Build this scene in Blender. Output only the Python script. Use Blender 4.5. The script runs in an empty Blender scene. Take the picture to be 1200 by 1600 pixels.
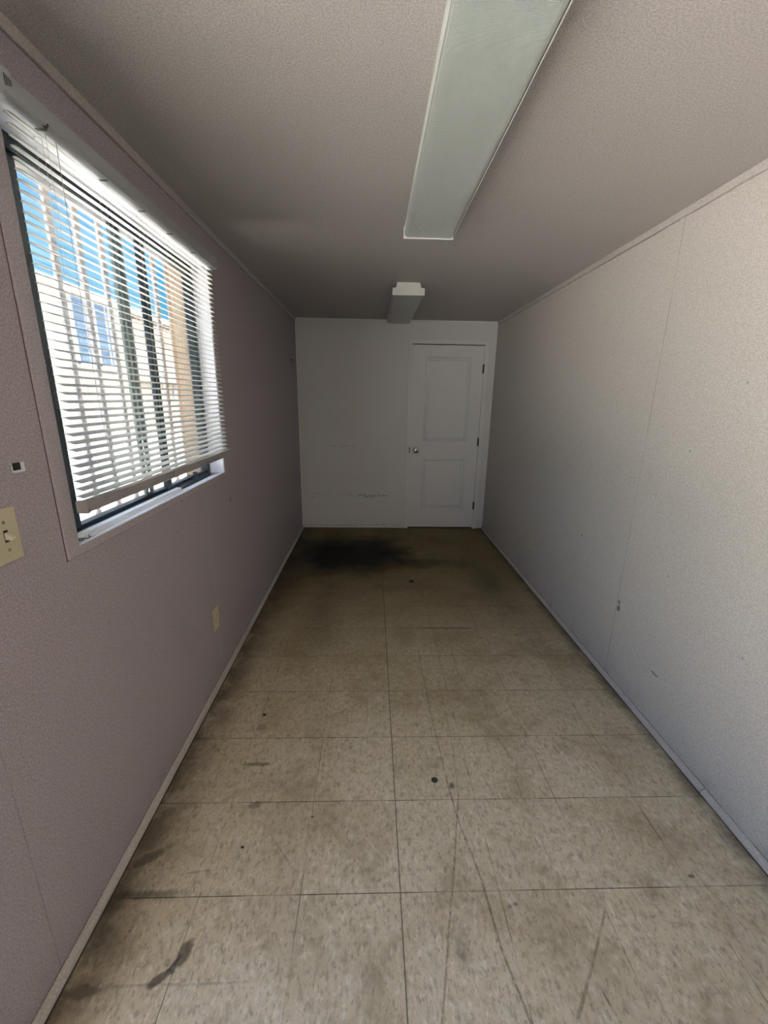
import bpy, bmesh, math, random
from mathutils import Vector, Matrix
random.seed(7)
S = bpy.context.scene
COL = S.collection
# ------------------------------------------------------------------ camera
CX, CH, YAW, PITCH, ROLL, FPX = 0.7977, 1.4633, -0.031, -0.2667, 0.0148, 652.775
cam_d = bpy.data.cameras.new('camera'); cam = bpy.data.objects.new('camera', cam_d); COL.objects.link(cam)
cam_d.sensor_fit = 'HORIZONTAL'; cam_d.sensor_width = 36.0; cam_d.lens = FPX / 1200 * 36.0
cam_d.clip_start = 0.02; cam_d.clip_end = 300
cy, sy, cp, sp = math.cos(YAW), math.sin(YAW), math.cos(PITCH), math.sin(PITCH)
fw = Vector((-sy * cp, cy * cp, sp)); rt = Vector((cy, sy, 0)); up = rt.cross(fw)
r2 = math.cos(ROLL) * rt + math.sin(ROLL) * up; u2 = -math.sin(ROLL) * rt + math.cos(ROLL) * up
cam.matrix_world = Matrix(((r2.x, u2.x, -fw.x, CX), (r2.y, u2.y, -fw.y, 0), (r2.z, u2.z, -fw.z, CH), (0, 0, 0, 1)))
S.camera = cam
# ------------------------------------------------------------------ world, sun, exposure
S.view_settings.view_transform = 'Standard'; S.view_settings.look = 'None'
S.view_settings.gamma = 1; S.view_settings.exposure = 0.10; S.view_settings.use_curve_mapping = False
SUN_DIR = Vector((0.10, -0.40, 0.90)).normalized()      # towards the sun
W_ = bpy.data.worlds.new('sky'); S.world = W_; W_.use_nodes = True
wn, wl = W_.node_tree.nodes, W_.node_tree.links
wn.clear()
wo = wn.new('ShaderNodeOutputWorld'); bg = wn.new('ShaderNodeBackground'); tc = wn.new('ShaderNodeTexCoord')
sep = wn.new('ShaderNodeSeparateXYZ'); wl.new(tc.outputs['Generated'], sep.inputs[0])
rp = wn.new('ShaderNodeValToRGB'); wl.new(sep.outputs['Z'], rp.inputs[0])
e = rp.color_ramp.elements
e[0].position = 0.0; e[0].color = (0.34, 1.0, 1.4, 1); e[1].position = 1.0; e[1].color = (0.9, 1.5, 2.8, 1)
x = e.new(0.22); x.color = (0.15, 0.84, 1.4, 1); x = e.new(0.32); x.color = (0.14, 0.76, 1.4, 1); x = e.new(0.45); x.color = (1.15, 1.9, 3.8, 1); x = e.new(0.75); x.color = (1.15, 1.9, 3.8, 1)  # upper band, above the window's view, raised to brighten the room
dt = wn.new('ShaderNodeVectorMath'); dt.operation = 'DOT_PRODUCT'; wl.new(tc.outputs['Generated'], dt.inputs[0]); dt.inputs[1].default_value = SUN_DIR
mx = wn.new('ShaderNodeMath'); mx.operation = 'MAXIMUM'; wl.new(dt.outputs['Value'], mx.inputs[0]); mx.inputs[1].default_value = 0
pw = wn.new('ShaderNodeMath'); pw.operation = 'POWER'; wl.new(mx.outputs[0], pw.inputs[0]); pw.inputs[1].default_value = 6
mix = wn.new('ShaderNodeMix'); mix.data_type = 'RGBA'; mix.blend_type = 'ADD'; wl.new(pw.outputs[0], mix.inputs['Factor'])
wl.new(rp.outputs[0], mix.inputs['A']); mix.inputs['B'].default_value = (5.0, 5.0, 4.8, 1)
wl.new(mix.outputs['Result'], bg.inputs[0]); bg.inputs[1].default_value = 1.0
wl.new(bg.outputs[0], wo.inputs[0])
sd = bpy.data.lights.new('sun', 'SUN'); sd.energy = 70; sd.angle = math.radians(0.6); sd.color = (1.0, 0.955, 0.89)
sun = bpy.data.objects.new('sun', sd); COL.objects.link(sun); sun.location = (3, -5, 9)
sun.rotation_euler = SUN_DIR.to_track_quat('Z', 'Y').to_euler()

# ------------------------------------------------------------------ dimensions
W, D, H, YB = 2.099, 4.663, 2.2425, -1.25
WT = 0.20                                     # wall thickness
WY0, WY1, WZ0, WZ1 = 1.095, 2.262, 1.040, 2.062     # window opening
DY0, DY1, DZ1 = -1.15, 0.45, 2.06              # open doorway beside the camera
GZ = -0.30                                    # ground outside

# ------------------------------------------------------------------ material tools
class NT:
    def __init__(s, name):
        s.m = bpy.data.materials.new(name); s.m.use_nodes = True
        s.n, s.l = s.m.node_tree.nodes, s.m.node_tree.links
        s.n.clear(); s.out = s.n.new('ShaderNodeOutputMaterial')
        s.pos = s.n.new('ShaderNodeNewGeometry').outputs['Position']
    def put(s, sock, v):
        if isinstance(v, bpy.types.NodeSocket): s.l.new(v, sock)
        elif isinstance(v, (tuple, list)) and len(v) == 3 and sock.type == 'RGBA': sock.default_value = (*v, 1)
        else: sock.default_value = v
    def math(s, op, a, b=0.0, c=None, clamp=False):
        n = s.n.new('ShaderNodeMath'); n.operation = op; n.use_clamp = clamp
        s.put(n.inputs[0], a); s.put(n.inputs[1], b)
        if c is not None: s.put(n.inputs[2], c)
        return n.outputs[0]
    def vm(s, op, a, b=None, scale=None):
        n = s.n.new('ShaderNodeVectorMath'); n.operation = op; s.put(n.inputs[0], a)
        if b is not None: s.put(n.inputs[1], b)
        if scale is not None: s.put(n.inputs['Scale'], scale)
        return n.outputs['Value'] if op in ('DOT_PRODUCT', 'LENGTH', 'DISTANCE') else n.outputs[0]
    def noise(s, scale, detail=2, rough=0.5, vec=None, dist=0.0):
        n = s.n.new('ShaderNodeTexNoise'); s.put(n.inputs['Vector'], vec or s.pos)
        n.inputs['Scale'].default_value = scale; n.inputs['Detail'].default_value = detail
        n.inputs['Roughness'].default_value = rough; n.inputs['Distortion'].default_value = dist
        return n.outputs['Fac']
    def voro(s, scale, vec=None, out='Distance', feat='F1'):
        n = s.n.new('ShaderNodeTexVoronoi'); n.feature = feat; s.put(n.inputs['Vector'], vec or s.pos)
        n.inputs['Scale'].default_value = scale; return n.outputs[out]
    def mr(s, v, a, b, c=0.0, d=1.0, smooth=True):
        n = s.n.new('ShaderNodeMapRange'); n.interpolation_type = 'SMOOTHSTEP' if smooth else 'LINEAR'
        s.put(n.inputs[0], v)
        for k, q in zip((1, 2, 3, 4), (a, b, c, d)): s.put(n.inputs[k], q)
        return n.outputs[0]
    def mix(s, f, a, b, mode='MIX'):
        n = s.n.new('ShaderNodeMix'); n.data_type = 'RGBA'; n.blend_type = mode
        s.put(n.inputs['Factor'], f); s.put(n.inputs['A'], a); s.put(n.inputs['B'], b)
        return n.outputs['Result']
    def xyz(s, v=None):
        n = s.n.new('ShaderNodeSeparateXYZ'); s.put(n.inputs[0], v or s.pos); return n.outputs
    def bump(s, h, strength=0.3, dist=0.002):
        n = s.n.new('ShaderNodeBump'); s.put(n.inputs['Height'], h)
        n.inputs['Strength'].default_value = strength; n.inputs['Distance'].default_value = dist
        return n.outputs[0]
    def bsdf(s, color, rough=0.5, metal=0.0, normal=None, spec=0.5, coat=0.0):
        n = s.n.new('ShaderNodeBsdfPrincipled'); s.put(n.inputs['Base Color'], color); s.put(n.inputs['Roughness'], rough)
        n.inputs['Metallic'].default_value = metal; n.inputs['Specular IOR Level'].default_value = spec
        n.inputs['Coat Weight'].default_value = coat
        if normal: s.l.new(normal, n.inputs['Normal'])
        return n.outputs[0]
    def fin(s, shader):
        s.l.new(shader, s.out.inputs[0]); return s.m

def plain(name, color, rough=0.5, metal=0.0, var=0.08, scale=30, spec=0.5):
    t = NT(name); f = t.noise(scale, 3)
    c = t.mix(f, tuple(q * (1 - var) for q in color), tuple(min(1, q * (1 + var)) for q in color))
    return t.fin(t.bsdf(c, rough, metal, spec=spec))

def line_mask(t, coord, at, half, soft):
    d = t.math('ABSOLUTE', t.math('SUBTRACT', coord, at))
    return t.mr(d, half, half + soft, 1, 0)

def seg_mask(t, p, a, b, w, soft=0.004):
    """mask of a thin mark from a to b (floor x, y)"""
    ax, ay = a; bx, by = b; L = math.hypot(bx - ax, by - ay); ux, uy = (bx - ax) / L, (by - ay) / L
    r = t.vm('SUBTRACT', p, (ax, ay, 0))
    al = t.vm('DOT_PRODUCT', r, (ux, uy, 0)); pe = t.math('ABSOLUTE', t.vm('DOT_PRODUCT', r, (-uy, ux, 0)))
    m = t.mr(pe, w * 0.5, w * 0.5 + soft, 1, 0)
    m = t.math('MULTIPLY', m, t.mr(al, -0.01, 0.01, 0, 1)); m = t.math('MULTIPLY', m, t.mr(al, L - 0.01, L + 0.01, 1, 0))
    return m

def ell_mask(t, p, c, rx, ry, soft=0.3, ang=0.0, warp=None):
    r = t.vm('SUBTRACT', p, (c[0], c[1], 0))
    ca, sa = math.cos(ang), math.sin(ang)
    u = t.math('DIVIDE', t.vm('DOT_PRODUCT', r, (ca, sa, 0)), rx); v = t.math('DIVIDE', t.vm('DOT_PRODUCT', r, (-sa, ca, 0)), ry)
    d = t.math('SQRT', t.math('ADD', t.math('MULTIPLY', u, u), t.math('MULTIPLY', v, v)))
    if warp is not None: d = t.math('ADD', d, warp)
    return t.mr(d, 1 - soft, 1 + soft, 1, 0)

def vinyl(name, base, fleck, seams=(), axis='Y', seam_dark=0.55, marks=(), dirt=False, contrast=1.0):
    """speckled vinyl covered board of walls and ceiling"""
    t = NT(name)
    n1 = t.noise(210, 3, 0.65); n2 = t.noise(330, 2, 0.6); n3 = t.noise(2.2, 3)
    f = t.mr(n1, 0.5 - 0.13 / contrast, 0.5 + 0.13 / contrast)
    c = t.mix(f, fleck, base)
    c = t.mix(t.mr(n2, 0.58, 0.70, 0, 0.75), c, tuple(q * 0.48 for q in base))
    c = t.mix(t.mr(n2, 0.40, 0.28, 0, 0.5), c, tuple(min(1, q * 1.28) for q in base))
    c = t.mix(t.mr(n3, 0.3, 0.7, 0, 0.10), c, tuple(q * 0.8 for q in base))
    P = t.xyz()
    for s_ in seams:
        m = line_mask(t, P[axis], s_[0], 0.0008, 0.0016)
        m = t.math('MULTIPLY', m, t.mr(t.noise(5, 2), 0.3, 0.6, 0.35, 1.0))
        c = t.mix(t.math('MULTIPLY', m, s_[1]), c, s_[2])
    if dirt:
        for (zl, hw, k) in ((H - 0.0325, .0012, .75), (0.0215, .0016, .7), (H - .001, .001, .8)):  # dark lines drawn at the gaps along battens and beads
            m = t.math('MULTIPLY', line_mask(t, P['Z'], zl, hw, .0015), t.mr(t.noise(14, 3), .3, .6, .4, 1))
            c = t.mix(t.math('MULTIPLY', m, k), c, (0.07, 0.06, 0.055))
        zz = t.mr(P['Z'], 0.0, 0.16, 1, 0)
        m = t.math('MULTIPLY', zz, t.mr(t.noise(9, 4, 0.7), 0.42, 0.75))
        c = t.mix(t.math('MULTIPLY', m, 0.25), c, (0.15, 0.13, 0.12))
        mk = t.mr(t.voro(7), 0.055, 0.02, 0, 1)
        c = t.mix(t.math('MULTIPLY', mk, t.mr(t.noise(1.7, 2), 0.5, 0.62, 0, 0.5)), c, (0.10, 0.08, 0.07))
    for (y, z, ry, rz, k) in marks:
        r = t.vm('SUBTRACT', t.pos, (0, y, z)); q = t.xyz(r)
        u = t.math('DIVIDE', q['Y'], ry); v = t.math('DIVIDE', q['Z'], rz)
        d = t.math('SQRT', t.math('ADD', t.math('MULTIPLY', u, u), t.math('MULTIPLY', v, v)))
        d = t.math('ADD', d, t.mr(t.noise(60, 2), 0, 1, -0.5, 0.5))
        c = t.mix(t.mr(d, 0.7, 1.2, k, 0), c, (0.09, 0.07, 0.06))
    h = t.math('ADD', n1, t.math('MULTIPLY', n2, 0.5))
    return t.fin(t.bsdf(c, 0.62, normal=t.bump(h, 0.35, 0.0012), spec=0.3))

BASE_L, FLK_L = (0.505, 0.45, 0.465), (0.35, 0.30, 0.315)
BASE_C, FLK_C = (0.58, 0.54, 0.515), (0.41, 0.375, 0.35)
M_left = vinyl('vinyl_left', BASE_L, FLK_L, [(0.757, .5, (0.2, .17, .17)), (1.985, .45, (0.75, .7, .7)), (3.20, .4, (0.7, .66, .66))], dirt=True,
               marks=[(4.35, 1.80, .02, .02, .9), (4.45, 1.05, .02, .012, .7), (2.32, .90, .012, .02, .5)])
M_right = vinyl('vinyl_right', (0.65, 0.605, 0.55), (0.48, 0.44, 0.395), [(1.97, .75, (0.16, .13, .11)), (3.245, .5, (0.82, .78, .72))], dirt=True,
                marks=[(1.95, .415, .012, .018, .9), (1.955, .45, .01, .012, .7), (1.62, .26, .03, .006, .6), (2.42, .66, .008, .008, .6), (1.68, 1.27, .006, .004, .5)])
M_ceil = vinyl('vinyl_ceiling', BASE_C, FLK_C, [(2.02, .5, (0.36, .32, .3)), (3.295, .6, (0.6, .56, .52))], contrast=0.9)
M_casing = vinyl('vinyl_casing', (0.54, 0.49, 0.50), (0.40, 0.35, 0.36))
M_trim = vinyl('vinyl_trim', (0.60, 0.555, 0.515), (0.46, 0.42, 0.385))

# white painted end panel with scuffs
t = NT('white_panel'); P = t.xyz(); n = t.noise(3, 3)
c = t.mix(n, (0.76, 0.745, 0.72), (0.81, 0.80, 0.785))
for (z, x0, x1, k) in ((0.385, 0.56, 0.98, .55), (0.36, 0.10, 0.26, .3), (0.94, 0.3, 0.62, .22), (0.37, 0.7, 0.86, .5), (0.40, 0.1, 0.6, .15), (0.03, 0.0, 1.1, .3)):
    m = line_mask(t, t.math('ADD', P['Z'], t.mr(t.noise(9, 2), 0, 1, -0.012, 0.012)), z, 0.002, 0.010)
    m = t.math('MULTIPLY', m, t.mr(P['X'], x0 - .04, x0 + .04)); m = t.math('MULTIPLY', m, t.mr(P['X'], x1 + .04, x1 - .04))
    m = t.math('MULTIPLY', m, t.mr(t.noise(24, 3), 0.35, 0.6))
    c = t.mix(t.math('MULTIPLY', m, k), c, (0.10, 0.09, 0.08))
c = t.mix(t.mr(t.voro(9), .03, .012, 0, .35), c, (0.12, .1, .09))
M_panel = t.fin(t.bsdf(c, 0.55, normal=t.bump(t.noise(240, 2), 0.12, 0.001), spec=0.3))

# floor: vinyl composition tiles with chips, joints, grime and scratches
t = NT('vinyl_tile'); T = 0.3048; X1, Y1 = 0.8939, 0.9261
P = t.xyz(); px, py = P['X'], P['Y']
u = t.math('DIVIDE', t.math('SUBTRACT', px, X1), T); v = t.math('DIVIDE', t.math('SUBTRACT', py, Y1), T)
cell = t.n.new('ShaderNodeCombineXYZ'); t.l.new(t.math('FLOOR', u), cell.inputs[0]); t.l.new(t.math('FLOOR', v), cell.inputs[1])
wn_ = t.n.new('ShaderNodeTexWhiteNoise'); wn_.noise_dimensions = '3D'; t.l.new(cell.outputs[0], wn_.inputs['Vector'])
base = t.mix(wn_.outputs['Value'], (0.55, 0.475, 0.335), (0.62, 0.545, 0.405))
st = t.vm('MULTIPLY', t.pos, (1.0, 0.42, 1.0)); st2 = t.vm('ADD', t.vm('MULTIPLY', t.pos, (1.0, 0.5, 1.0)), (3.1, 1.7, 0))
base = t.mix(t.mr(t.noise(85, 4, 0.65, st), 0.50, 0.66, 0, 0.65), base, (0.28, 0.235, 0.165))
base = t.mix(t.mr(t.noise(70, 4, 0.6, st2), 0.52, 0.68, 0, 0.55), base, (0.76, 0.73, 0.64))
base = t.mix(t.mr(t.noise(150, 2, 0.5, st), 0.60, 0.72, 0, 0.6), base, (0.16, 0.125, 0.085))
base = t.mix(t.mr(t.noise(34, 5, 0.7), 0.46, 0.66, 0, 0.45), base, (0.30, 0.25, 0.175))
base = t.mix(t.mr(t.noise(22, 5, 0.7, st2), 0.50, 0.70, 0, 0.35), base, (0.70, 0.67, 0.57))
# dried-on grime in large soft patches
g = t.noise(2.6, 5, 0.62, dist=0.4)
base = t.mix(t.mr(g, 0.44, 0.72, 0, 0.55), base, (0.27, 0.205, 0.12))
g2 = t.noise(7, 4, 0.6)
base = t.mix(t.mr(g2, 0.52, 0.76, 0, 0.45), base, (0.24, 0.19, 0.115))
# darker olive-brown towards the far door, edges of the walls dirtier
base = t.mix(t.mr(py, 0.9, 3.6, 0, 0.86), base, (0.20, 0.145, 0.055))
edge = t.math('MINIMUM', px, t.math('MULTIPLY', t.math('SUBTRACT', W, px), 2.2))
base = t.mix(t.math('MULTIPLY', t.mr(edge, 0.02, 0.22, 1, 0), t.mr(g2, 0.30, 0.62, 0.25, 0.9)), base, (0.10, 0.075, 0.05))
# tile joints
def joint(cv, halfw):
    fr = t.math('ABSOLUTE', t.math('SUBTRACT', t.math('FRACT', t.math('ADD', cv, 0.5)), 0.5))
    return t.mr(t.math('MULTIPLY', fr, T), halfw, halfw + 0.0016, 1, 0)
jv = t.math('MULTIPLY', joint(v, 0.0006), t.mr(t.noise(6, 3), 0.34, 0.60, 0.35, 1.0))
ju = t.math('MULTIPLY', joint(u, 0.0005), t.mr(t.noise(5, 3), 0.38, 0.66, 0.12, 0.9))
jc = line_mask(t, px, X1, 0.0009, 0.0016)
J = t.math('MAXIMUM', t.math('MAXIMUM', jv, ju), t.math('MULTIPLY', jc, 0.95))
base = t.mix(t.math('MULTIPLY', J, 0.85), base, (0.045, 0.035, 0.022))
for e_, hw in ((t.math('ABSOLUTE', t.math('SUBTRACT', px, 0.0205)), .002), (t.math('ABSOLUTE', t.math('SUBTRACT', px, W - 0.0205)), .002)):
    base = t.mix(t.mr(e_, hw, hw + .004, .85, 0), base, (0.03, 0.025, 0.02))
base = t.mix(seg_mask(t, t.pos, (1.125, Y1 + 5 * T), (1.46, Y1 + 5 * T), 0.004, 0.003), base, (0.01, 0.008, 0.006))
wob = t.n.new('ShaderNodeTexNoise'); wob.inputs['Scale'].default_value = 6; wob.inputs['Detail'].default_value = 3
pw_ = t.vm('ADD', t.pos, t.vm('SCALE', t.vm('SUBTRACT', wob.outputs['Color'], (0.5, 0.5, 0.5)), scale=0.035))
brk = t.mr(t.noise(55, 3, .7), .32, .58, .2, 1.0)
DARK, LITE = (0.10, 0.08, 0.055), (0.68, 0.66, 0.58)
SEGS = [  # drag marks in floor metres: from, to, width, strength, light?
 ((1.085, 2.20), (1.088, 1.75), .004, .55, 0), ((1.088, 1.75), (1.10, 1.32), .004, .55, 0),
 ((1.10, 1.32), (1.12, 1.12), .005, .6, 0), ((1.12, 1.12), (1.155, .95), .007, .6, 0), ((1.155, .95), (1.165, .78), .008, .65, 0), ((1.165, .78), (1.20, .60), .008, .6, 0),
 ((1.16, 1.95), (1.16, 1.50), .003, .45, 0), ((1.16, 1.50), (1.135, 1.24), .003, .5, 0), ((1.135, 1.24), (1.065, .95), .004, .6, 0), ((1.065, .95), (.975, .63), .004, .55, 0),
 ((1.26, 1.30), (1.285, 1.18), .004, .4, 0), ((1.38, 1.32), (1.385, 1.20), .004, .4, 0), ((1.30, 2.6), (1.28, 2.0), .004, .4, 0), ((1.28, 2.0), (1.40, 1.4), .003, .35, 0),
 ((1.50, .87), (1.40, .74), .006, .55, 0), ((1.40, .74), (1.31, .64), .010, .5, 0), ((1.40, .70), (1.42, .62), .005, .55, 0),
 ((.62, 1.68), (.60, 1.38), .004, .25, 0), ((0.14, .73), (.50, .735), .006, .35, 0),
 ((1.125, .92), (1.10, .80), .012, .35, 1), ((.78, 1.10), (.84, 1.03), .003, .6, 1), ((.70, .98), (.75, 1.02), .003, .4, 0), ((.45, 1.12), (.54, 1.02), .004, .35, 0),
 ((.22, .99), (.30, 1.0), .004, .4, 0), ((1.22, .92), (1.235, .86), .012, .4, 1)]
for (a, b, w, k, lite) in SEGS:
    base = t.mix(t.math('MULTIPLY', t.math('MULTIPLY', seg_mask(t, pw_, a, b, w * .45, .0035), brk), k * (1.0 if w > .0035 else .8)), base, LITE if lite else DARK)
wp = t.mr(t.noise(22, 4, 0.6), 0, 1, -0.9, 0.9)
wp3 = t.mr(t.noise(4.5, 4, 0.6), 0, 1, -0.45, 0.45)
wp2 = t.mr(t.noise(3.2, 4, 0.6), 0, 1, -0.8, 0.8)
for (c_, rx, ry, sf, an, k, wpp) in [
    ((.42, 3.80), .25, .40, .75, .1, .97, wp3), ((.83, 3.86), .27, .34, .75, 0, .97, wp3), ((.62, 3.80), .42, .34, .6, 0, .93, wp3), ((.55, 3.85), .74, .62, .9, 0, .45, wp2),
    ((1.15, 3.55), .28, .10, .8, .1, .45, wp2), ((.10, 3.6), .14, .8, .8, 0, .5, wp2), ((1.75, 3.2), .14, .5, .9, 0, .45, wp2), ((.45, 2.7), .10, .4, .9, 0, .3, wp2),
    ((.297, .795), .016, .030, .4, -.3, .75, wp), ((.255, .742), .009, .030, .4, -.9, .75, wp), ((.278, .77), .004, .02, .4, -.6, .7, wp),
    ((.075, 1.04), .060, .016, .4, .5, .62, wp), ((.13, .935), .10, .012, .6, 0, .6, wp), ((.03, .88), .03, .10, .5, 0, .6, wp), ((.07, .72), .06, .012, .5, .1, .6, wp),
    ((.34, 1.40), .05, .008, .5, 0, .6, wp), ((.37, 1.22), .03, .012, .5, .2, .5, wp), ((.30, 1.60), .02, .02, .5, 0, .3, wp),
    ((1.24, .89), .010, .006, .4, 0, .6, wp), ((1.22, .885), .008, .006, .4, 0, .45, wp), ((1.12, 1.29), .008, .012, .4, 0, .7, wp), ((1.83, .955), .010, .006, .3, 0, .7, wp), ((1.05, .79), .02, .03, .6, 0, .35, wp)]:
    base = t.mix(t.math('MULTIPLY', ell_mask(t, t.pos, c_, rx, ry, sf, an, wpp), k), base, (0.006, 0.0045, 0.003) if rx > .19 else (0.05, 0.042, 0.032))
base = t.mix(t.mr(t.voro(11), .05, .02, 0, .6), base, (0.07, .055, .04))
rgh = t.mr(g, 0.3, 0.8, 0.55, 0.75)
hh = t.math('SUBTRACT', t.math('MULTIPLY', t.noise(85, 4, 0.65, st), 0.3), J)
M_floor = t.fin(t.bsdf(base, rgh, normal=t.bump(hh, 0.25, 0.001), spec=0.2))

M_white = plain('white_paint', (0.83, 0.82, 0.80), 0.45, var=0.03, scale=6)
M_doorpaint = plain('door_paint', (0.82, 0.815, 0.805), 0.42, var=0.03, scale=5)
M_enamel = plain('white_enamel', (0.78, 0.79, 0.74), 0.35, var=0.03, scale=8)
M_ivory = plain('ivory_plastic', (0.60, 0.54, 0.37), 0.4, var=0.04, scale=40)
M_ivory2 = plain('ivory_plastic_insert', (0.66, 0.60, 0.43), 0.35, var=0.04, scale=40)
M_black = plain('black_slot', (0.012, 0.012, 0.012), 0.5)
M_screw = plain('screw_metal', (0.35, 0.32, 0.25), 0.35, 0.8)
M_hinge = plain('dark_hinge', (0.06, 0.055, 0.05), 0.45, 0.6)
M_chrome = plain('satin_nickel', (0.72, 0.70, 0.66), 0.16, 1.0, var=0.03)
M_frame = plain('dark_bronze_aluminium', (0.018, 0.028, 0.034), 0.38, 0.3, var=0.15)
M_frameg = plain('grey_aluminium', (0.16, 0.20, 0.19), 0.4, 0.4, var=0.15)
M_lining = plain('white_lining', (0.80, 0.83, 0.88), 0.5, var=0.06, scale=25)
M_jamb = plain('white_speckled_jamb', (0.80, 0.80, 0.84), 0.5, var=0.16, scale=160)
M_strip = plain('white_strip', (0.82, 0.84, 0.85), 0.4, var=0.04)
M_bars = plain('bar_paint', (0.44, 0.41, 0.40), 0.5, 0.2, var=0.12)
M_tan = plain('tan_siding', (0.34, 0.22, 0.10), 0.6, var=0.06, scale=12)
M_rail = plain('blind_rail_enamel', (0.39, 0.405, 0.41), 0.38, var=0.03)
M_rail2 = plain('blind_bottom_rail', (0.37, 0.335, 0.32), 0.4, var=0.05)
M_outline = plain('dark_red_outline', (0.11, 0.06, 0.06), 0.7)
M_cord = plain('white_cord', (0.5, 0.53, 0.53), 0.7)
M_blackcord = plain('black_wire', (0.02, 0.022, 0.025), 0.5)
M_debris = plain('dark_debris', (0.02, 0.018, 0.015), 0.7)
M_coin = plain('green_disc', (0.035, 0.055, 0.035), 0.4, 0.3, var=0.4, scale=300)
# blind slats let some light through
t = NT('slat_enamel'); c = t.mix(t.noise(4, 3), (0.70, 0.72, 0.67), (0.64, 0.66, 0.61))
p_ = t.bsdf(c, 0.35); tr = t.n.new('ShaderNodeBsdfTranslucent'); tr.inputs[0].default_value = (0.75, 0.72, 0.62, 1)
ms = t.n.new('ShaderNodeMixShader'); ms.inputs[0].default_value = 0.07; t.l.new(p_, ms.inputs[1]); t.l.new(tr.outputs[0], ms.inputs[2])
M_slat = t.fin(ms.outputs[0])
# prismatic lens of the ceiling lights
t = NT('prismatic_lens'); P = t.xyz()
a = t.math('SINE', t.math('MULTIPLY', t.math('ADD', P['X'], P['Y']), 900)); b = t.math('SINE', t.math('MULTIPLY', t.math('SUBTRACT', P['X'], P['Y']), 900))
h = t.math('MULTIPLY', a, b)
c = t.mix(t.mr(h, -1, 1), (0.50, 0.53, 0.49), (0.72, 0.75, 0.70))
p_ = t.bsdf(c, 0.3, normal=t.bump(h, 0.8, 0.003))
M_lens = t.fin(p_)
def glass(name, dirt, tint=(1, 1, 1)):
    t = NT(name); tr = t.n.new('ShaderNodeBsdfTransparent'); tr.inputs[0].default_value = (*tint, 1)
    gl = t.n.new('ShaderNodeBsdfGlossy'); gl.inputs['Roughness'].default_value = 0.02
    fr = t.n.new('ShaderNodeFresnel'); fr.inputs[0].default_value = 1.45
    ms = t.n.new('ShaderNodeMixShader'); t.l.new(t.math('MULTIPLY', fr.outputs[0], 0.6), ms.inputs[0]); t.l.new(tr.outputs[0], ms.inputs[1]); t.l.new(gl.outputs[0], ms.inputs[2])
    df = t.n.new('ShaderNodeBsdfDiffuse'); df.inputs[0].default_value = (0.8, 0.82, 0.85, 1)
    tl = t.n.new('ShaderNodeBsdfTranslucent'); tl.inputs[0].default_value = (0.8, 0.82, 0.85, 1)
    m2 = t.n.new('ShaderNodeMixShader'); m2.inputs[0].default_value = 0.7; t.l.new(df.outputs[0], m2.inputs[1]); t.l.new(tl.outputs[0], m2.inputs[2])
    ms3 = t.n.new('ShaderNodeMixShader'); t.l.new(t.mr(t.noise(12, 4), 0.3, 0.7, dirt * 0.8, dirt * 1.2), ms3.inputs[0])
    t.l.new(ms.outputs[0], ms3.inputs[1]); t.l.new(m2.outputs[0], ms3.inputs[2])
    return t.fin(ms3.outputs[0])
t = NT('insect_mesh'); tr = t.n.new('ShaderNodeBsdfTransparent'); ms = t.n.new('ShaderNodeMixShader'); P = t.xyz()
k = t.math('MULTIPLY', t.math('SINE', t.math('MULTIPLY', P['Y'], 1600)), t.math('SINE', t.math('MULTIPLY', P['Z'], 1600)))
t.put(ms.inputs[0], t.mr(k, -1, 1, .5, .88)); t.l.new(tr.outputs[0], ms.inputs[1]); t.l.new(t.bsdf((.22, .27, .26), .6), ms.inputs[2])
M_mesh = t.fin(ms.outputs[0])
M_glass = glass('window_glass', 0.003); M_glassd = glass('dusty_glass', 0.018)
# outside
t = NT('concrete_ground'); c = t.mix(t.noise(0.6, 4), (0.51, 0.495, 0.465), (0.60, 0.585, 0.555)); c = t.mix(t.mr(t.noise(5, 4), .4, .7, 0, .3), c, (0.40, 0.38, 0.34))
M_ground = t.fin(t.bsdf(c, 0.8))
t = NT('painted_block'); P = t.xyz(); n1 = t.noise(1.3, 4)
c = t.mix(n1, (0.27, 0.245, 0.19), (0.32, 0.295, 0.24))
zf = t.math('FRACT', t.math('DIVIDE', P['Z'], 0.6)); yf = t.math('FRACT', t.math('DIVIDE', P['Y'], 1.2))
c = t.mix(t.mr(zf, 0.0, 0.06, 0.4, 0), c, (0.18, 0.16, 0.125)); c = t.mix(t.mr(yf, 0.0, 0.03, 0.35, 0), c, (0.18, 0.16, 0.125))
M_block = t.fin(t.bsdf(c, 0.8))
M_parapet = plain('parapet_paint', (0.30, 0.28, 0.23), 0.7, var=0.05, scale=2)
M_dent = plain('brown_block_end', (0.12, 0.09, 0.06), 0.8)
M_bwin = plain('blue_window_glass', (0.045, 0.095, 0.16), 0.35, var=0.35, scale=1.5)
M_bframe = plain('cream_window_trim', (0.34, 0.33, 0.31), 0.6)
M_signw = plain('sign_white', (0.24, 0.28, 0.34), 0.5); M_signb = plain('sign_blue', (0.05, 0.10, 0.28), 0.5)
M_ext = plain('exterior_siding', (0.62, 0.56, 0.45), 0.6)

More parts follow.
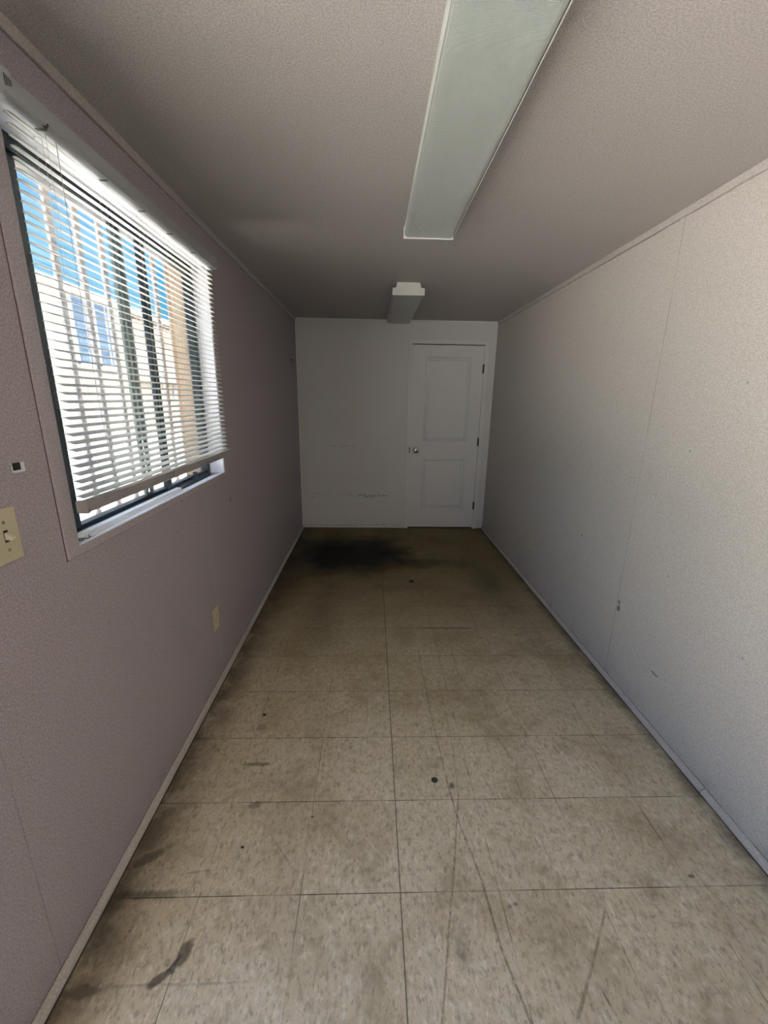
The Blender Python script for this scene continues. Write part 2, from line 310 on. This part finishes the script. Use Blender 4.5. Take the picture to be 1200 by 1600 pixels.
# ------------------------------------------------------------------ mesh tools
def bx(bm, x0, x1, y0, y1, z0, z1):
    v = [bm.verts.new(p) for p in ((x0, y0, z0), (x1, y0, z0), (x1, y1, z0), (x0, y1, z0), (x0, y0, z1), (x1, y0, z1), (x1, y1, z1), (x0, y1, z1))]
    fs = [bm.faces.new([v[i] for i in q]) for q in ((0, 3, 2, 1), (4, 5, 6, 7), (0, 1, 5, 4), (1, 2, 6, 5), (2, 3, 7, 6), (3, 0, 4, 7))]
    return v, fs
def tube(bm, pts, r, seg=8, closed=False):
    pts = [Vector(p) for p in pts]; rings = []
    for i, p in enumerate(pts):
        d = (pts[min(i + 1, len(pts) - 1)] - pts[max(i - 1, 0)]).normalized()
        a = d.orthogonal().normalized() if not rings else (pa - d * pa.dot(d)).normalized()
        pa = a; b = d.cross(a)
        rings.append([bm.verts.new(p + r * (math.cos(k * 2 * math.pi / seg) * a + math.sin(k * 2 * math.pi / seg) * b)) for k in range(seg)])
    for i in range(len(rings) - 1):
        for k in range(seg): bm.faces.new([rings[i][k], rings[i][(k + 1) % seg], rings[i + 1][(k + 1) % seg], rings[i + 1][k]])
    bm.faces.new(rings[0][::-1]); bm.faces.new(rings[-1])
def lathe(bm, prof, origin, axis, seg=32):
    """prof: list of (radius, distance along axis)"""
    ax = Vector(axis).normalized(); a = ax.orthogonal().normalized(); b = ax.cross(a); o = Vector(origin); rings = []
    for r, h in prof:
        rings.append([bm.verts.new(o + ax * h + max(r, 1e-5) * (math.cos(k * 2 * math.pi / seg) * a + math.sin(k * 2 * math.pi / seg) * b)) for k in range(seg)])
    for i in range(len(rings) - 1):
        for k in range(seg): bm.faces.new([rings[i][k], rings[i][(k + 1) % seg], rings[i + 1][(k + 1) % seg], rings[i + 1][k]])
    bm.faces.new(rings[0][::-1]); bm.faces.new(rings[-1])
def prism(bm, poly, axis, a0, a1):
    """poly in the two other axes, extruded along axis"""
    def mk(p, a): return {'x': (a, p[0], p[1]), 'y': (p[0], a, p[1]), 'z': (p[0], p[1], a)}[axis]
    A = [bm.verts.new(mk(p, a0)) for p in poly]; B = [bm.verts.new(mk(p, a1)) for p in poly]
    n = len(poly); bm.faces.new(A[::-1]); bm.faces.new(B)
    for i in range(n): bm.faces.new([A[i], A[(i + 1) % n], B[(i + 1) % n], B[i]])
def obj(name, bm, mat, parent=None, bevel=0.0, smooth=False, kind=None):
    bmesh.ops.recalc_face_normals(bm, faces=bm.faces)
    me = bpy.data.meshes.new(name); bm.to_mesh(me); bm.free()
    if smooth:
        for p in me.polygons: p.use_smooth = True
    me.materials.append(mat)
    o = bpy.data.objects.new(name, me); COL.objects.link(o)
    if parent: o.parent = parent
    if bevel:
        b = o.modifiers.new('bevel', 'BEVEL'); b.width = bevel; b.segments = 2; b.limit_method = 'ANGLE'
    if smooth:
        pass
    if kind: o['kind'] = kind
    return o
def box(name, d, mat, parent=None, bevel=0.0, kind=None):
    bm = bmesh.new(); bx(bm, *d); return obj(name, bm, mat, parent, bevel, kind=kind)
def boxes(name, ds, mat, parent=None, bevel=0.0, kind=None):
    bm = bmesh.new()
    for d in ds: bx(bm, *d)
    return obj(name, bm, mat, parent, bevel, kind=kind)
def recentre(o, p):
    """put the object's origin at p, geometry stays"""
    p = Vector(p); o.data.transform(Matrix.Translation(-p)); o.location = p
def thing(name, label, cat, loc=(0, 0, 0), group=None):
    o = bpy.data.objects.new(name, None); COL.objects.link(o); o.location = loc; o.empty_display_size = 0.05
    o['label'] = label; o['category'] = cat
    if group: o['group'] = group
    return o
def tag(o, label, cat, group=None):
    o['label'] = label; o['category'] = cat
    if group: o['group'] = group
    return o
def adopt(parent):
    """children were built in world coordinates: keep them where they are"""
    for c in list(COL.objects):
        if c.parent is parent: c.matrix_parent_inverse = Matrix.Translation(-Vector(parent.location))

# ------------------------------------------------------------------ room shell
ST = 'structure'
box('floor', (-WT, W + WT, YB - WT, D + WT, -0.12, 0), M_floor, kind=ST)
box('ceiling', (-WT, W + WT, YB - WT, D + WT, H, H + 0.14), M_ceil, kind=ST)
box('shade_roof', (-.46, W + .46, YB - .5, D + .5, H + 0.141, H + 0.22), M_ext, kind=ST)  # unseen roof, overhang added to keep sun off the window bars
IN = 0.115     # inner leaf of the left wall
boxes('wall_left', [(-IN, 0, YB, DY0, 0, H), (-IN, 0, DY0, DY1, DZ1, H), (-IN, 0, DY1, WY0, 0, H),
                    (-IN, 0, WY0, WY1, 0, WZ0), (-IN, 0, WY0, WY1, WZ1, H), (-IN, 0, WY1, D, 0, H)], M_left, kind=ST)
EX = 0.012     # outer cladding stands back a little further from the opening
boxes('wall_left_cladding', [(-WT, -IN, YB, DY0, 0, H), (-WT, -IN, DY0, DY1, DZ1, H), (-WT, -IN, DY1, WY0, 0, H),
                    (-WT, -IN, WY0, WY1, 0, WZ0), (-WT, -IN, WY0, WY1, WZ1, H), (-WT, -IN, WY1, D, 0, H)], M_tan, kind=ST)
box('wall_right', (W, W + WT, YB, D, 0, H), M_right, kind=ST)
box('wall_far', (-WT, W + WT, D, D + WT, 0, H), M_panel, kind=ST)
box('wall_back', (-WT, W + WT, YB - WT, YB, 0, H), M_right, kind=ST)
# ceiling battens and floor beads
box('trim_1', (0, 0.006, YB, D, H - 0.030, H), M_trim, bevel=0.0015, kind=ST)
box('trim_2', (W - 0.006, W, YB, D, H - 0.030, H), M_trim, bevel=0.0015, kind=ST)
box('trim_3', (0.006, W - 0.006, D - 0.005, D, H - 0.014, H), M_white, bevel=0.001, kind=ST)
box('trim_4', (0, 0.012, D - 0.005, D, 0, H - 0.014), M_white, bevel=0.001, kind=ST)
def quarter(bm, x0, sx, y0, y1, r=0.019):
    poly = [(x0, 0)] + [(x0 + sx * r * math.cos(a), r * math.sin(a)) for a in [k * math.pi / 12 for k in range(7)]]
    prism(bm, poly, 'y', y0, y1)
bm = bmesh.new(); quarter(bm, 0, 1, YB, DY0 - .02); quarter(bm, 0, 1, DY1 + .02, 2.46); quarter(bm, 0, 1, 2.463, D)
obj('baseboard_left', bm, M_trim, smooth=False, kind=ST)
bm = bmesh.new(); quarter(bm, W, -1, YB, 1.243); quarter(bm, W, -1, 1.248, D); bx(bm, W - .004, W, 1.242, 1.249, 0, .004)
obj('baseboard_right', bm, M_trim, smooth=False, kind=ST)
bm = bmesh.new(); bx(bm, 0.012, 1.18, D - 0.006, D, 0, 0.014)
obj('baseboard_far', bm, M_white, bevel=0.002, kind=ST)
# doorway beside the camera (out of frame): white casing
boxes('trim_5', [(0, 0.012, DY0 - .05, DY0, 0, DZ1 + .05), (0, 0.012, DY1, DY1 + .05, 0, DZ1 + .05), (0, 0.012, DY0, DY1, DZ1, DZ1 + .05)], M_trim, kind=ST)

# ------------------------------------------------------------------ far door
DX0, DX1, DZ0, DZt = 1.219, 1.972, 0.016, 2.004
def door_slab():
    bm = bmesh.new(); yf = D - 0.010; yb = D + 0.0
    px0, px1 = 1.357, 1.847
    zs = [DZ0, 0.232, 0.812, 1.000, 1.888, DZt]; xs = [DX0, px0, px1, DX1]
    def q(x0, x1, z0, z1, y=yf): bm.faces.new([bm.verts.new(p) for p in ((x0, y, z0), (x1, y, z0), (x1, y, z1), (x0, y, z1))])
    for i in range(3):
        for j in range(5):
            if i == 1 and j in (1, 3):
                rings = [(0, 0), (0.004, -0.005), (0.012, -0.006), (0.018, 0.006), (0.026, 0.009), (0.031, 0.008), (0.044, 0.001)]
                prev = None
                for ins, dy in rings:
                    a, b, c_, d_ = px0 + ins, px1 - ins, zs[j] + ins, zs[j + 1] - ins
                    r = [bm.verts.new((X, yf + dy * 0.9, Z)) for X, Z in ((a, c_), (b, c_), (b, d_), (a, d_))]
                    if prev:
                        for k in range(4): bm.faces.new([prev[k], prev[(k + 1) % 4], r[(k + 1) % 4], r[k]])
                    prev = r
                bm.faces.new(prev)
            else: q(xs[i], xs[i + 1], zs[j], zs[j + 1])
    # edges and back
    bmesh.ops.remove_doubles(bm, verts=bm.verts, dist=1e-5)
    be = [e_ for e_ in bm.edges if len(e_.link_faces) == 1]
    r = bmesh.ops.extrude_edge_only(bm, edges=be)
    for v_ in [g_ for g_ in r['geom'] if isinstance(g_, bmesh.types.BMVert)]: v_.co.y = D + 0.030
    return bm
# the panel wall keeps a shallow recess for the door: the slab is set on its face
door = obj('door_1', door_slab(), M_doorpaint, kind=ST)
CW = 0.040
boxes('door_frame', [(DX0 - CW, DX0 - 0.003, D - 0.020, D, 0, DZt + 0.050), (DX1 + 0.006, DX1 + 0.006 + CW + .004, D - 0.020, D, 0, DZt + 0.050),
                     (DX0 - 0.003, DX1 + 0.006, D - 0.020, D, DZt + 0.009, DZt + 0.050)], M_white, door, bevel=0.002)
boxes('door_gap', [(DX0 - 0.003, DX1 + 0.006, D - 0.002, D - 0.0005, DZt, DZt + 0.009), (DX0, DX1, D - 0.002, D - 0.0005, 0.0, DZ0 + .001)], M_black, door)
for z in (1.775, 1.005, 0.275):
    bm = bmesh.new(); tube(bm, [(DX1 + 0.003, D - 0.017, z - 0.045), (DX1 + 0.003, D - 0.017, z + 0.045)], 0.0066, 10)
    bx(bm, DX1 - 0.006, DX1 + 0.010, D - 0.0215, D - 0.010, z - 0.043, z + 0.043)
    obj('hinge', bm, M_hinge, door)
bm = bmesh.new()
lathe(bm, [(0.035, 0), (0.035, 0.004), (0.030, 0.009), (0.015, 0.012), (0.013, 0.024), (0.019, 0.029), (0.027, 0.036), (0.030, 0.045), (0.029, 0.054), (0.023, 0.061), (0.013, 0.064), (0.0, 0.0645)], (1.284, D - 0.010, 0.908), (0, -1, 0))
kn = obj('door_knob', bm, M_chrome, door, smooth=True)
bm = bmesh.new(); lathe(bm, [(0.0075, 0), (0.0075, 0.002), (0.0, 0.002)], (1.284, D - 0.0740, 0.908), (0, -1, 0), 16)
obj('keyhole', bm, M_black, kn)
box('strike_plate', (DX0 - 0.010, DX0 - 0.001, D - 0.0215, D - 0.018, 0.875, 0.94), M_hinge, door)

# ------------------------------------------------------------------ window
FX0, FX1 = -0.115, -0.073
fb = 0.030
nf = 0.095   # the near side of the frame is wider than the far side
win = boxes('window_1', [(FX0, FX1, WY0 - .0, WY0 + nf, WZ0, WZ1), (FX0, FX1, WY1 - fb, WY1, WZ0, WZ1),
                         (FX0, FX1, WY0 + nf, WY1 - fb, WZ0, WZ0 + 0.026), (FX0, FX1, WY0 + nf, WY1 - fb, WZ1 - 0.036, WZ1)], M_frame, bevel=0.002, kind=ST)
bm = bmesh.new(); prism(bm, [(FX1, WZ0), (0.003, WZ0), (0.003, 1.064), (0.0, 1.066), (FX1, WZ0 + .004)], 'y', WY0, WY1)
obj('window_sill', bm, M_lining, win)
boxes('sash_stile', [(-.108, -.080, WY0 + nf, WY0 + nf + .006, WZ0 + .026, WZ1 - .036), (-.104, -.086, WY0 + nf + .006, 1.243, WZ0 + .026, WZ1 - .036)], M_frame, win)
boxes('sash_rail', [(-.104, -.086, 1.243, WY1 - fb, WZ0 + .026, WZ0 + .036), (-.104, -.086, 1.243, WY1 - fb, WZ1 - .046, WZ1 - .036)], M_frame, win)
boxes('window_jamb', [(FX1, 0.0, WY0, WY0 + .004, WZ0 + .005, WZ1), (FX1, 0.0, WY1 - .004, WY1, WZ0 + .02, WZ1), (FX1, 0.0, WY0 + .004, WY1 - .004, WZ1 - .004, WZ1)], M_jamb, win)
# sliding sash pair
MS0, MS1, BS0, BS1 = 1.640, 1.700, 1.795, 1.836
boxes('meeting_stile', [(-.104, -.094, MS0, MS0 + .020, WZ0 + .03, WZ1 - .03), (-.104, -.094, MS1 - .014, MS1, WZ0 + .03, WZ1 - .03)], M_frameg, win, bevel=0.001)
box('insect_screen', (-.1005, -.0995, MS0 + .02, MS1 - .014, WZ0 + .03, WZ1 - .03), M_mesh, win)
boxes('sash_stile', [(-.098, -.082, BS0, BS1, WZ0 + .03, WZ1 - .03)], M_frame, win, bevel=0.001)
box('window_pane', (-.1005, -.0985, 1.241, MS0 + .002, WZ0 + .02, WZ1 - .02), M_glassd, win)
box('window_pane', (-.0925, -.0905, MS1 - .002, WY1 - fb + .005, WZ0 + .02, WZ1 - .02), M_glass, win)
boxes('latch', [(-.082, -.066, 2.035, 2.075, WZ0 + .026, WZ0 + .046), (-.078, -.062, 2.045, 2.062, WZ0 + .046, WZ0 + .060)], M_frame, win, bevel=0.002)
boxes('frame_clip', [(-.073, -.060, 1.16, 1.185, 1.530, 1.535), (-.073, -.060, 1.16, 1.185, 1.543, 1.547)], M_strip, win)
# flat vinyl casing round the opening, mitred
cw = 0.048
bm = bmesh.new(); zb = 1.0635; o_ = [(WY0 - cw, zb - .026), (WY1 + cw, zb - .026), (WY1 + cw, WZ1 + cw), (WY0 - cw, WZ1 + cw)]; i_ = [(WY0, zb), (WY1, zb), (WY1, WZ1), (WY0, WZ1)]
for k in range(4):
    k2 = (k + 1) % 4
    prism(bm, [o_[k], o_[k2], i_[k2], i_[k]], 'x', 0, 0.005)
obj('window_casing', bm, M_casing, win, bevel=0.0012)
bm = bmesh.new(); o2_ = [(WY0 - cw - .0025, zb - .0285), (WY1 + cw + .0025, zb - .0285), (WY1 + cw + .0025, WZ1 + cw), (WY0 - cw - .0025, WZ1 + cw)]
for k in (0, 1, 3):
    k2 = (k + 1) % 4; prism(bm, [o2_[k], o2_[k2], o_[k2], o_[k]], 'x', 0, 0.0006)
obj('casing_outline', bm, M_outline, win)  # thin dark red strip along the casing's sides and bottom

# ------------------------------------------------------------------ mini blind
BY0, BY1, BXC = 1.078, 2.212, 0.036
HZ = 2.040
blind = thing('window_blind', 'white horizontal mini blind with open slats hanging in front of the window', 'blind', (BXC, (BY0 + BY1) / 2, 1.16))
bm = bmesh.new()    # headrail: U channel with rolled front lip
prof = [(0.012, HZ + .040), (0.012, HZ), (0.058, HZ), (0.062, HZ + .006), (0.062, HZ + .040), (0.059, HZ + .040), (0.059, HZ + .007), (0.0565, HZ + .002), (0.014, HZ + .002), (0.014, HZ + .040)]
prism(bm, prof, 'y', BY0 - 0.02, BY1 + 0.002)
obj('headrail', bm, M_rail, blind)
for (a0, a1) in ((BY0 - 0.040, BY0 - 0.013), (BY1 - 0.010, BY1 + 0.008)):
    bm = bmesh.new(); prism(bm, [(0.0, HZ - .004), (0.060, HZ - .004), (0.066, HZ + .002), (0.066, HZ + .046), (0.0, HZ + .046)], 'y', a0, a1)
    br = obj('end_bracket', bm, M_rail, blind, bevel=0.0015)
    if a0 < 1.1:
        bm = bmesh.new()
        for k in range(4): bx(bm, 0.0655, 0.0665, a0 + 0.005 + k * 0.005, a0 + 0.0075 + k * 0.005, HZ + .012 + k * .002, HZ + .032 - k * .001)
        obj('vent_slot', bm, M_hinge, br)
LY = [1.165, 1.395, 1.597, 1.792, 2.001]
for y in LY:
    box('cord_hole', (0.030, 0.052, y - .004, y + .004, HZ - .0012, HZ - .0002), M_hinge, blind)
bm = bmesh.new(); tube(bm, [(0.0585, 1.150, HZ - .001), (0.0625, 1.150, HZ - .006), (0.066, 1.154, HZ + .004)], 0.0022, 6)
obj('tilter_hook', bm, M_hinge, blind)
bm = bmesh.new(); NS, Z0s, Z1s = 42, 1.201, 2.026
pitch = (Z1s - Z0s) / (NS - 1); SWd = 0.0125; tilt = math.radians(-14)
for i in range(NS):
    zc = Z0s + i * pitch + random.uniform(-.0006, .0006); jit = random.uniform(-0.0012, 0.0012); tl = tilt + random.uniform(-.02, .02)
    ys = [BY0 + jit + f_ for f_ in (0, .001, .0025, .005, .009)] + [BY0 + .009 + k * (BY1 - BY0 - .018) / 10 for k in range(1, 10)] + [BY1 + jit - f_ for f_ in (.009, .005, .0025, .001, 0)]
    wf = [.25, .55, .78, .93, 1] + [1] * 9 + [1, .93, .78, .55, .25]
    cols = []
    for y, w_ in zip(ys, wf):
        col = []
        for k in range(-3, 4):
            s_ = k / 3 * SWd * w_; hgt = 0.0024 * (1 - (k / 3 * w_) ** 2)
            sag = 0.0008 * math.sin(y * 31 + i)
            col.append(bm.verts.new((BXC + s_ * math.cos(tl) - hgt * math.sin(tl), y, zc + s_ * math.sin(tl) + hgt * math.cos(tl) + sag * .3)))
        cols.append(col)
    for a, b in zip(cols, cols[1:]):
        for k in range(6): bm.faces.new([a[k], a[k + 1], b[k + 1], b[k]])
sl = obj('slats', bm, M_slat, blind, smooth=True)
so = sl.modifiers.new('solid', 'SOLIDIFY'); so.thickness = 0.0004
bm = bmesh.new(); BZ = 1.158
prism(bm, [(BXC - .013, BZ + .004), (BXC - .010, BZ), (BXC + .010, BZ), (BXC + .0135, BZ + .004), (BXC + .0135, BZ + .015), (BXC + .0125, BZ + .0165), (BXC + .0135, BZ + .018), (BXC + .0125, BZ + .029), (BXC + .006, BZ + .032), (BXC - .006, BZ + .032), (BXC - .013, BZ + .029)], 'y', BY0 + .008, BY1 + .03)
brl = obj('bottom_rail', bm, M_rail2, blind)
for y in (BY0 + .004, BY1 + .024): 
    box('end_cap', (BXC - .0145, BXC + .0150, y, y + .014, BZ - .0015, BZ + .033), M_rail2, brl, bevel=0.003)
bm = bmesh.new(); lathe(bm, [(0.0018, 0), (0.0018, 0.0006), (0, .0006)], (BXC + .0150, BY0 + .011, BZ + .009), (1, 0, 0), 12); obj('rivet', bm, M_black, brl)
for y in LY:
    bm = bmesh.new()
    for dx in (-.0135, .0135):
        n_ = 24; tube(bm, [(BXC + dx + .0004 * math.sin(k * 1.7), y, BZ + .03 + (HZ - BZ - .03) * k / n_) for k in range(n_ + 1)], 0.00032, 4)
    for i in range(NS):
        z = Z0s + i * pitch - .001; tube(bm, [(BXC - .0135, y, z + .001), (BXC + .0135, y, z - .001)], 0.0003, 4)
    obj('ladder_cord', bm, M_cord, blind)
    bm = bmesh.new(); tube(bm, [(BXC, y + .006, BZ + .03), (BXC, y + .006, HZ)], 0.0004, 4); obj('lift_cord', bm, M_cord, blind)
    boxes('cord_clip', [(BXC + .011, BXC + .016, y - .006, y - .002, BZ + .016, BZ + .031), (BXC + .011, BXC + .016, y + .002, y + .006, BZ + .016, BZ + .031), (BXC + .006, BXC + .0165, y - .006, y + .006, BZ + .014, BZ + .018)], M_rail2, brl, bevel=0.001)
# long front lift cord hanging in front of the slats
bm = bmesh.new(); tube(bm, [(0.058, 1.185, HZ - .002), (0.057, 1.187, 1.85), (0.055, 1.19, 1.6), (0.055, 1.197, 1.4), (0.054, 1.215, 1.25), (0.053, 1.235, 1.20)], 0.0007, 6)
obj('pull_cord', bm, M_cord, blind, smooth=True)
adopt(blind)

# things lying on the sill
SZ = 1.062
bm = bmesh.new(); bx(bm, -.058, -.036, 1.150, 1.82, 1.0565, 1.072); bx(bm, -.036, -.030, 1.150, 1.82, 1.0565, 1.063)
o = obj('sill_strip', bm, M_strip, bevel=.001); recentre(o, (-.045, 1.48, 1.0565)); tag(o, 'long narrow white strip lying in the window sill along the dark frame', 'strip')
bm = bmesh.new(); tube(bm, [(-.030 + .010 * math.sin(k * .9) + .001 * k, 1.112 + .006 * k, SZ + .0015 + .002 * (k % 3 == 0)) for k in range(13)], 0.0012, 6)
tube(bm, [(-.05, 1.108, SZ + .003), (-.035, 1.122, SZ + .006), (-.015, 1.135, SZ + .003), (-.02, 1.15, SZ + .0015)], 0.0016, 6)
o = obj('wire_scrap', bm, M_blackcord, smooth=True); recentre(o, (-.03, 1.13, SZ)); tag(o, 'tangled scrap of thin black wire in the near corner of the sill', 'wire')
bm = bmesh.new()
for q in (0, .008):
    tube(bm, [(-.052 + q, 1.106, SZ + .014), (-.050 + q, 1.108, SZ + .028), (-.044 + q, 1.116, SZ + .041), (-.040 + q, 1.128, SZ + .046), (-.041 + q, 1.133, SZ + .039), (-.046 + q, 1.126, SZ + .024), (-.05 + q, 1.114, SZ + .000)], 0.0012, 6)
o = obj('cord_loop', bm, M_cord, smooth=True); recentre(o, (-.05, 1.11, SZ)); tag(o, 'small white cord loop in the lower near corner of the window', 'cord')

# ------------------------------------------------------------------ ceiling lights
def ceiling_light(y0, y1, label):
    xc = 1.0475; hw = 0.111
    L = thing('ceiling_light', label, 'ceiling light', (xc, (y0 + y1) / 2, H), 'surface mounted strip lights on the ceiling')
    def tr(bm, x0, x1, z0, z1, x0t, x1t, a0, a1): prism(bm, [(x0, z0), (x1, z0), (x1t, z1), (x0t, z1)], 'y', a0, a1)
    bm = bmesh.new(); tr(bm, -.088, .088, -.036, 0, -.082, .082, y0 + .004, y1 - .004)
    prism(bm, [(-hw + .004, -.040), (hw - .004, -.040), (hw - .004, -.034), (-hw + .004, -.034)], 'y', y0 + .004, y1 - .004)
    o = obj('housing', bm, M_enamel, L)
    bm = bmesh.new()
    pr = [(-hw, -.038), (-hw + .001, -.066), (-hw + .008, -.076), (-hw + .016, -.0785), (hw - .016, -.0785), (hw - .008, -.076), (hw - .001, -.066), (hw, -.038)]
    prism(bm, pr, 'y', y0 + .005, y1 - .005)
    o2 = obj('lens', bm, M_lens, L)
    bm = bmesh.new()
    for s_ in (-1, 1): bx(bm, s_ * (hw + .0002) - .0007, s_ * (hw + .0002) + .0007, y0 + .004, y1 - .004, -.0745, -.0715)
    o4 = obj('lens_rib', bm, M_enamel, L)
    caps = []
    for a in (y0, y1 - .006):
        bm = bmesh.new()
        prism(bm, [(-hw - .002, -.083), (hw + .002, -.083), (hw + .002, -.036), (.090, -.036), (.082, -.001), (-.082, -.001), (-.090, -.036), (-hw - .002, -.036)], 'y', a, a + .006)
        caps.append(obj('end_cap', bm, M_enamel, L, bevel=0.0012))
    for q in [o, o2, o4] + caps: q.data.transform(Matrix.Translation((0, -(y0 + y1) / 2, 0)))
    return L
ceiling_light(0.93, 2.150, 'long white strip light with prismatic cover on the ceiling, nearest the camera')
ceiling_light(3.222, 4.425, 'white strip light on the ceiling at the far end, in front of the door wall')

# ------------------------------------------------------------------ outlets and switch
def outlet(wall, y, z, label):
    x = 0.0 if wall == 'L' else W; s = 1 if wall == 'L' else -1
    T_ = thing('wall_outlet', label, 'outlet', (x, y, z - .0575), 'duplex outlets low on the side walls')
    def b(name, dx0, dx1, y0, y1, z0, z1, m, par, bv=0):
        return box(name, (min(s * dx0, s * dx1), max(s * dx0, s * dx1), y0, y1, z0 + .0575, z1 + .0575), m, par, bv)
    b('cover_plate', 0, .0055, -.035, .035, -.0575, .0575, M_ivory, T_, .0018)
    for zc in (.024, -.024):
        sk = b('socket', .005, .0085, -.0165, .0165, zc - .0145, zc + .0145, M_ivory2, T_, .003)
        for yy, hh_ in ((-.0065, .005), (.0065, .004)): b('slot', .0083, .0088, yy - .0012, yy + .0012, zc - hh_ + .002, zc + hh_ + .002, M_black, sk)
        b('slot', .0083, .0088, -.0022, .0022, zc - .010, zc - .006, M_black, sk)
    b('screw', .005, .0068, -.003, .003, -.003, .003, M_screw, T_, .001)
outlet('L', 1.949, 0.358, 'ivory outlet low on the left wall below the window')
outlet('R', 3.165, 0.343, 'ivory outlet low on the right wall near the far door')
sw = thing('light_switch', 'ivory toggle light switch plate on the left wall beside the window', 'light switch', (0, .883, 1.102))
box('cover_plate', (0, .0055, -.035, .035, 0, .119), M_ivory, sw, .0018)
box('toggle_slot', (.0052, .0058, -.0055, .0055, .046, .073), M_black, sw)
bm = bmesh.new(); prism(bm, [(.005, .052), (.005, .068), (.021, .060), (.0225, .054), (.020, .051)], 'y', -.0042, .0042)
bm2 = bm; obj('toggle', bm2, M_ivory2, sw, bevel=.001)
for z in (.0285, .0905):
    bm = bmesh.new(); lathe(bm, [(.0034, 0), (.0034, .0012), (.002, .0018), (0, .0018)], (.0053, 0, z), (1, 0, 0), 16); obj('screw', bm, M_screw, sw)
# small white mount with a black square
sm = thing('wall_clip', 'small white plastic clip with a black opening stuck on the left wall above the switch', 'clip', (0, .952, 1.293))
boxes('clip_body', [(0, .003, -.012, .013, -.002, .019), (.003, .010, .008, .013, -.002, .019), (.003, .010, -.012, .008, -.002, .0025)], M_strip, sm, .0008)
box('clip_opening', (.003, .0042, -.0121, .008, .0025, .0192), M_black, sm)
# hook at the far end of the left wall
bm = bmesh.new(); tube(bm, [(0, 4.36, 1.815), (.012, 4.36, 1.815), (.020, 4.36, 1.805), (.022, 4.36, 1.79), (.018, 4.36, 1.78)], .003, 8)
o = obj('wall_hook', bm, M_hinge, smooth=True); recentre(o, (0, 4.36, 1.80)); tag(o, 'tiny dark hook high on the left wall close to the far corner', 'hook')

# ------------------------------------------------------------------ bits on the floor
bm = bmesh.new(); lathe(bm, [(.0118, 0), (.0125, .0006), (.0125, .0014), (.0115, .0019), (.0095, .0019), (.009, .0015), (0, .0015)], (1.055, 1.315, 0), (0, 0, 1), 32)
o = obj('coin', bm, M_coin, smooth=False); recentre(o, (1.055, 1.315, 0)); tag(o, 'small round dark green disc lying on the middle of the floor', 'coin')
def crumb(name, x, y, s, label, cat, flat=.5):
    bm = bmesh.new(); bmesh.ops.create_icosphere(bm, subdivisions=2, radius=1)
    for v_ in bm.verts: v_.co = Vector((v_.co.x * s * random.uniform(.7, 1.25), v_.co.y * s * .7 * random.uniform(.7, 1.25), max(0, v_.co.z + .6) * s * flat))
    o = obj(name, bm, M_debris); o.location = (x, y, 0.0002); tag(o, label, cat)
crumb('debris_chip', .295, 1.675, .0085, 'black chip of debris on the left of the floor, farther back than the disc', 'debris')
crumb('debris_chip', .372, 1.068, .0060, 'dark crumb on the near left floor beside a tile joint', 'debris')
crumb('debris_chip', .592, 1.17, .0042, 'tiny black crumb on the tile left of the centre joint', 'debris')
crumb('debris_chip', 1.135, 3.17, .020, 'dark flake on the far floor between the stain and the right wall', 'debris', .25)

# ------------------------------------------------------------------ window grille outside
gr = thing('window_grille', 'painted steel security bars mounted outside the window', 'security bars', (-.25, 1.7, 1.0))
y = 1.43 - .135
while y < 2.45:
    box('bar', (-.256, -.244, y - .0, y + .026, 0.98, 2.20), M_bars, gr, .002); y += .135
for z in (0.985, 2.16): box('rail', (-.264, -.236, 1.15, 2.43, z, z + .03), M_bars, gr, .002)
for yy in (1.20, 2.40):
    for z in (0.99, 2.165): box('mount', (-.245, -WT, yy - .012, yy + .012, z, z + .02), M_bars, gr)
adopt(gr)

# ------------------------------------------------------------------ outside
box('ground', (-60, 40, -40, 80, GZ - .2, GZ), M_ground, kind=ST)
FXX = -9.0; RZ = 4.86
bl = thing('building', 'cream painted block building with blue windows across the yard outside the window', 'building', (FXX - 3, 22, GZ))
box('wall', (FXX - 6, FXX, 6, 40, GZ, RZ - .25), M_block, bl)
boxes('parapet', [(FXX - 6.1, FXX + .12, 5.9, 40.1, RZ - .25, RZ), (FXX, FXX + .06, 5.9, 40.1, 2.02, 2.16)], M_parapet, bl)
yy = 17.9
while yy < 27.5:
    box('beam_end', (FXX, FXX + .10, yy, yy + .16, RZ - .44, RZ - .25), M_dent, bl); box('beam_end', (FXX, FXX + .08, yy, yy + .16, 1.80, 2.02), M_dent, bl); yy += .42
for (a, b) in ((15.05, 16.02), (16.22, 17.25)):
    w_ = box('window', (FXX, FXX + .04, a, b, 2.46, 4.56), M_bwin, bl)
    boxes('window_trim', [(FXX, FXX + .07, a - .14, a, 2.40, 4.62), (FXX, FXX + .07, b, b + .08, 2.40, 4.62), (FXX, FXX + .07, a - .14, b + .08, 2.34, 2.46),
                          (FXX + .04, FXX + .06, (a * .42 + b * .58), (a * .42 + b * .58) + .04, 2.46, 4.56)] + [(FXX + .04, FXX + .06, a, b, z, z + .03) for z in (2.98, 3.51, 4.03)], M_bframe, w_)
sg = thing('wall_sign', 'blue and white sign on the cream building outside', 'sign', (FXX + .04, 22.4, 1.3))
box('panel', (FXX + .08, FXX + .12, 21.6, 22.25, 1.28, 1.72), M_signw, sg); box('panel', (FXX + .08, FXX + .12, 22.3, 23.6, 1.28, 1.52), M_signb, sg)
box('panel', (FXX + .08, FXX + .12, 22.3, 23.6, 1.53, 1.72), M_signw, sg)
adopt(bl); adopt(sg)
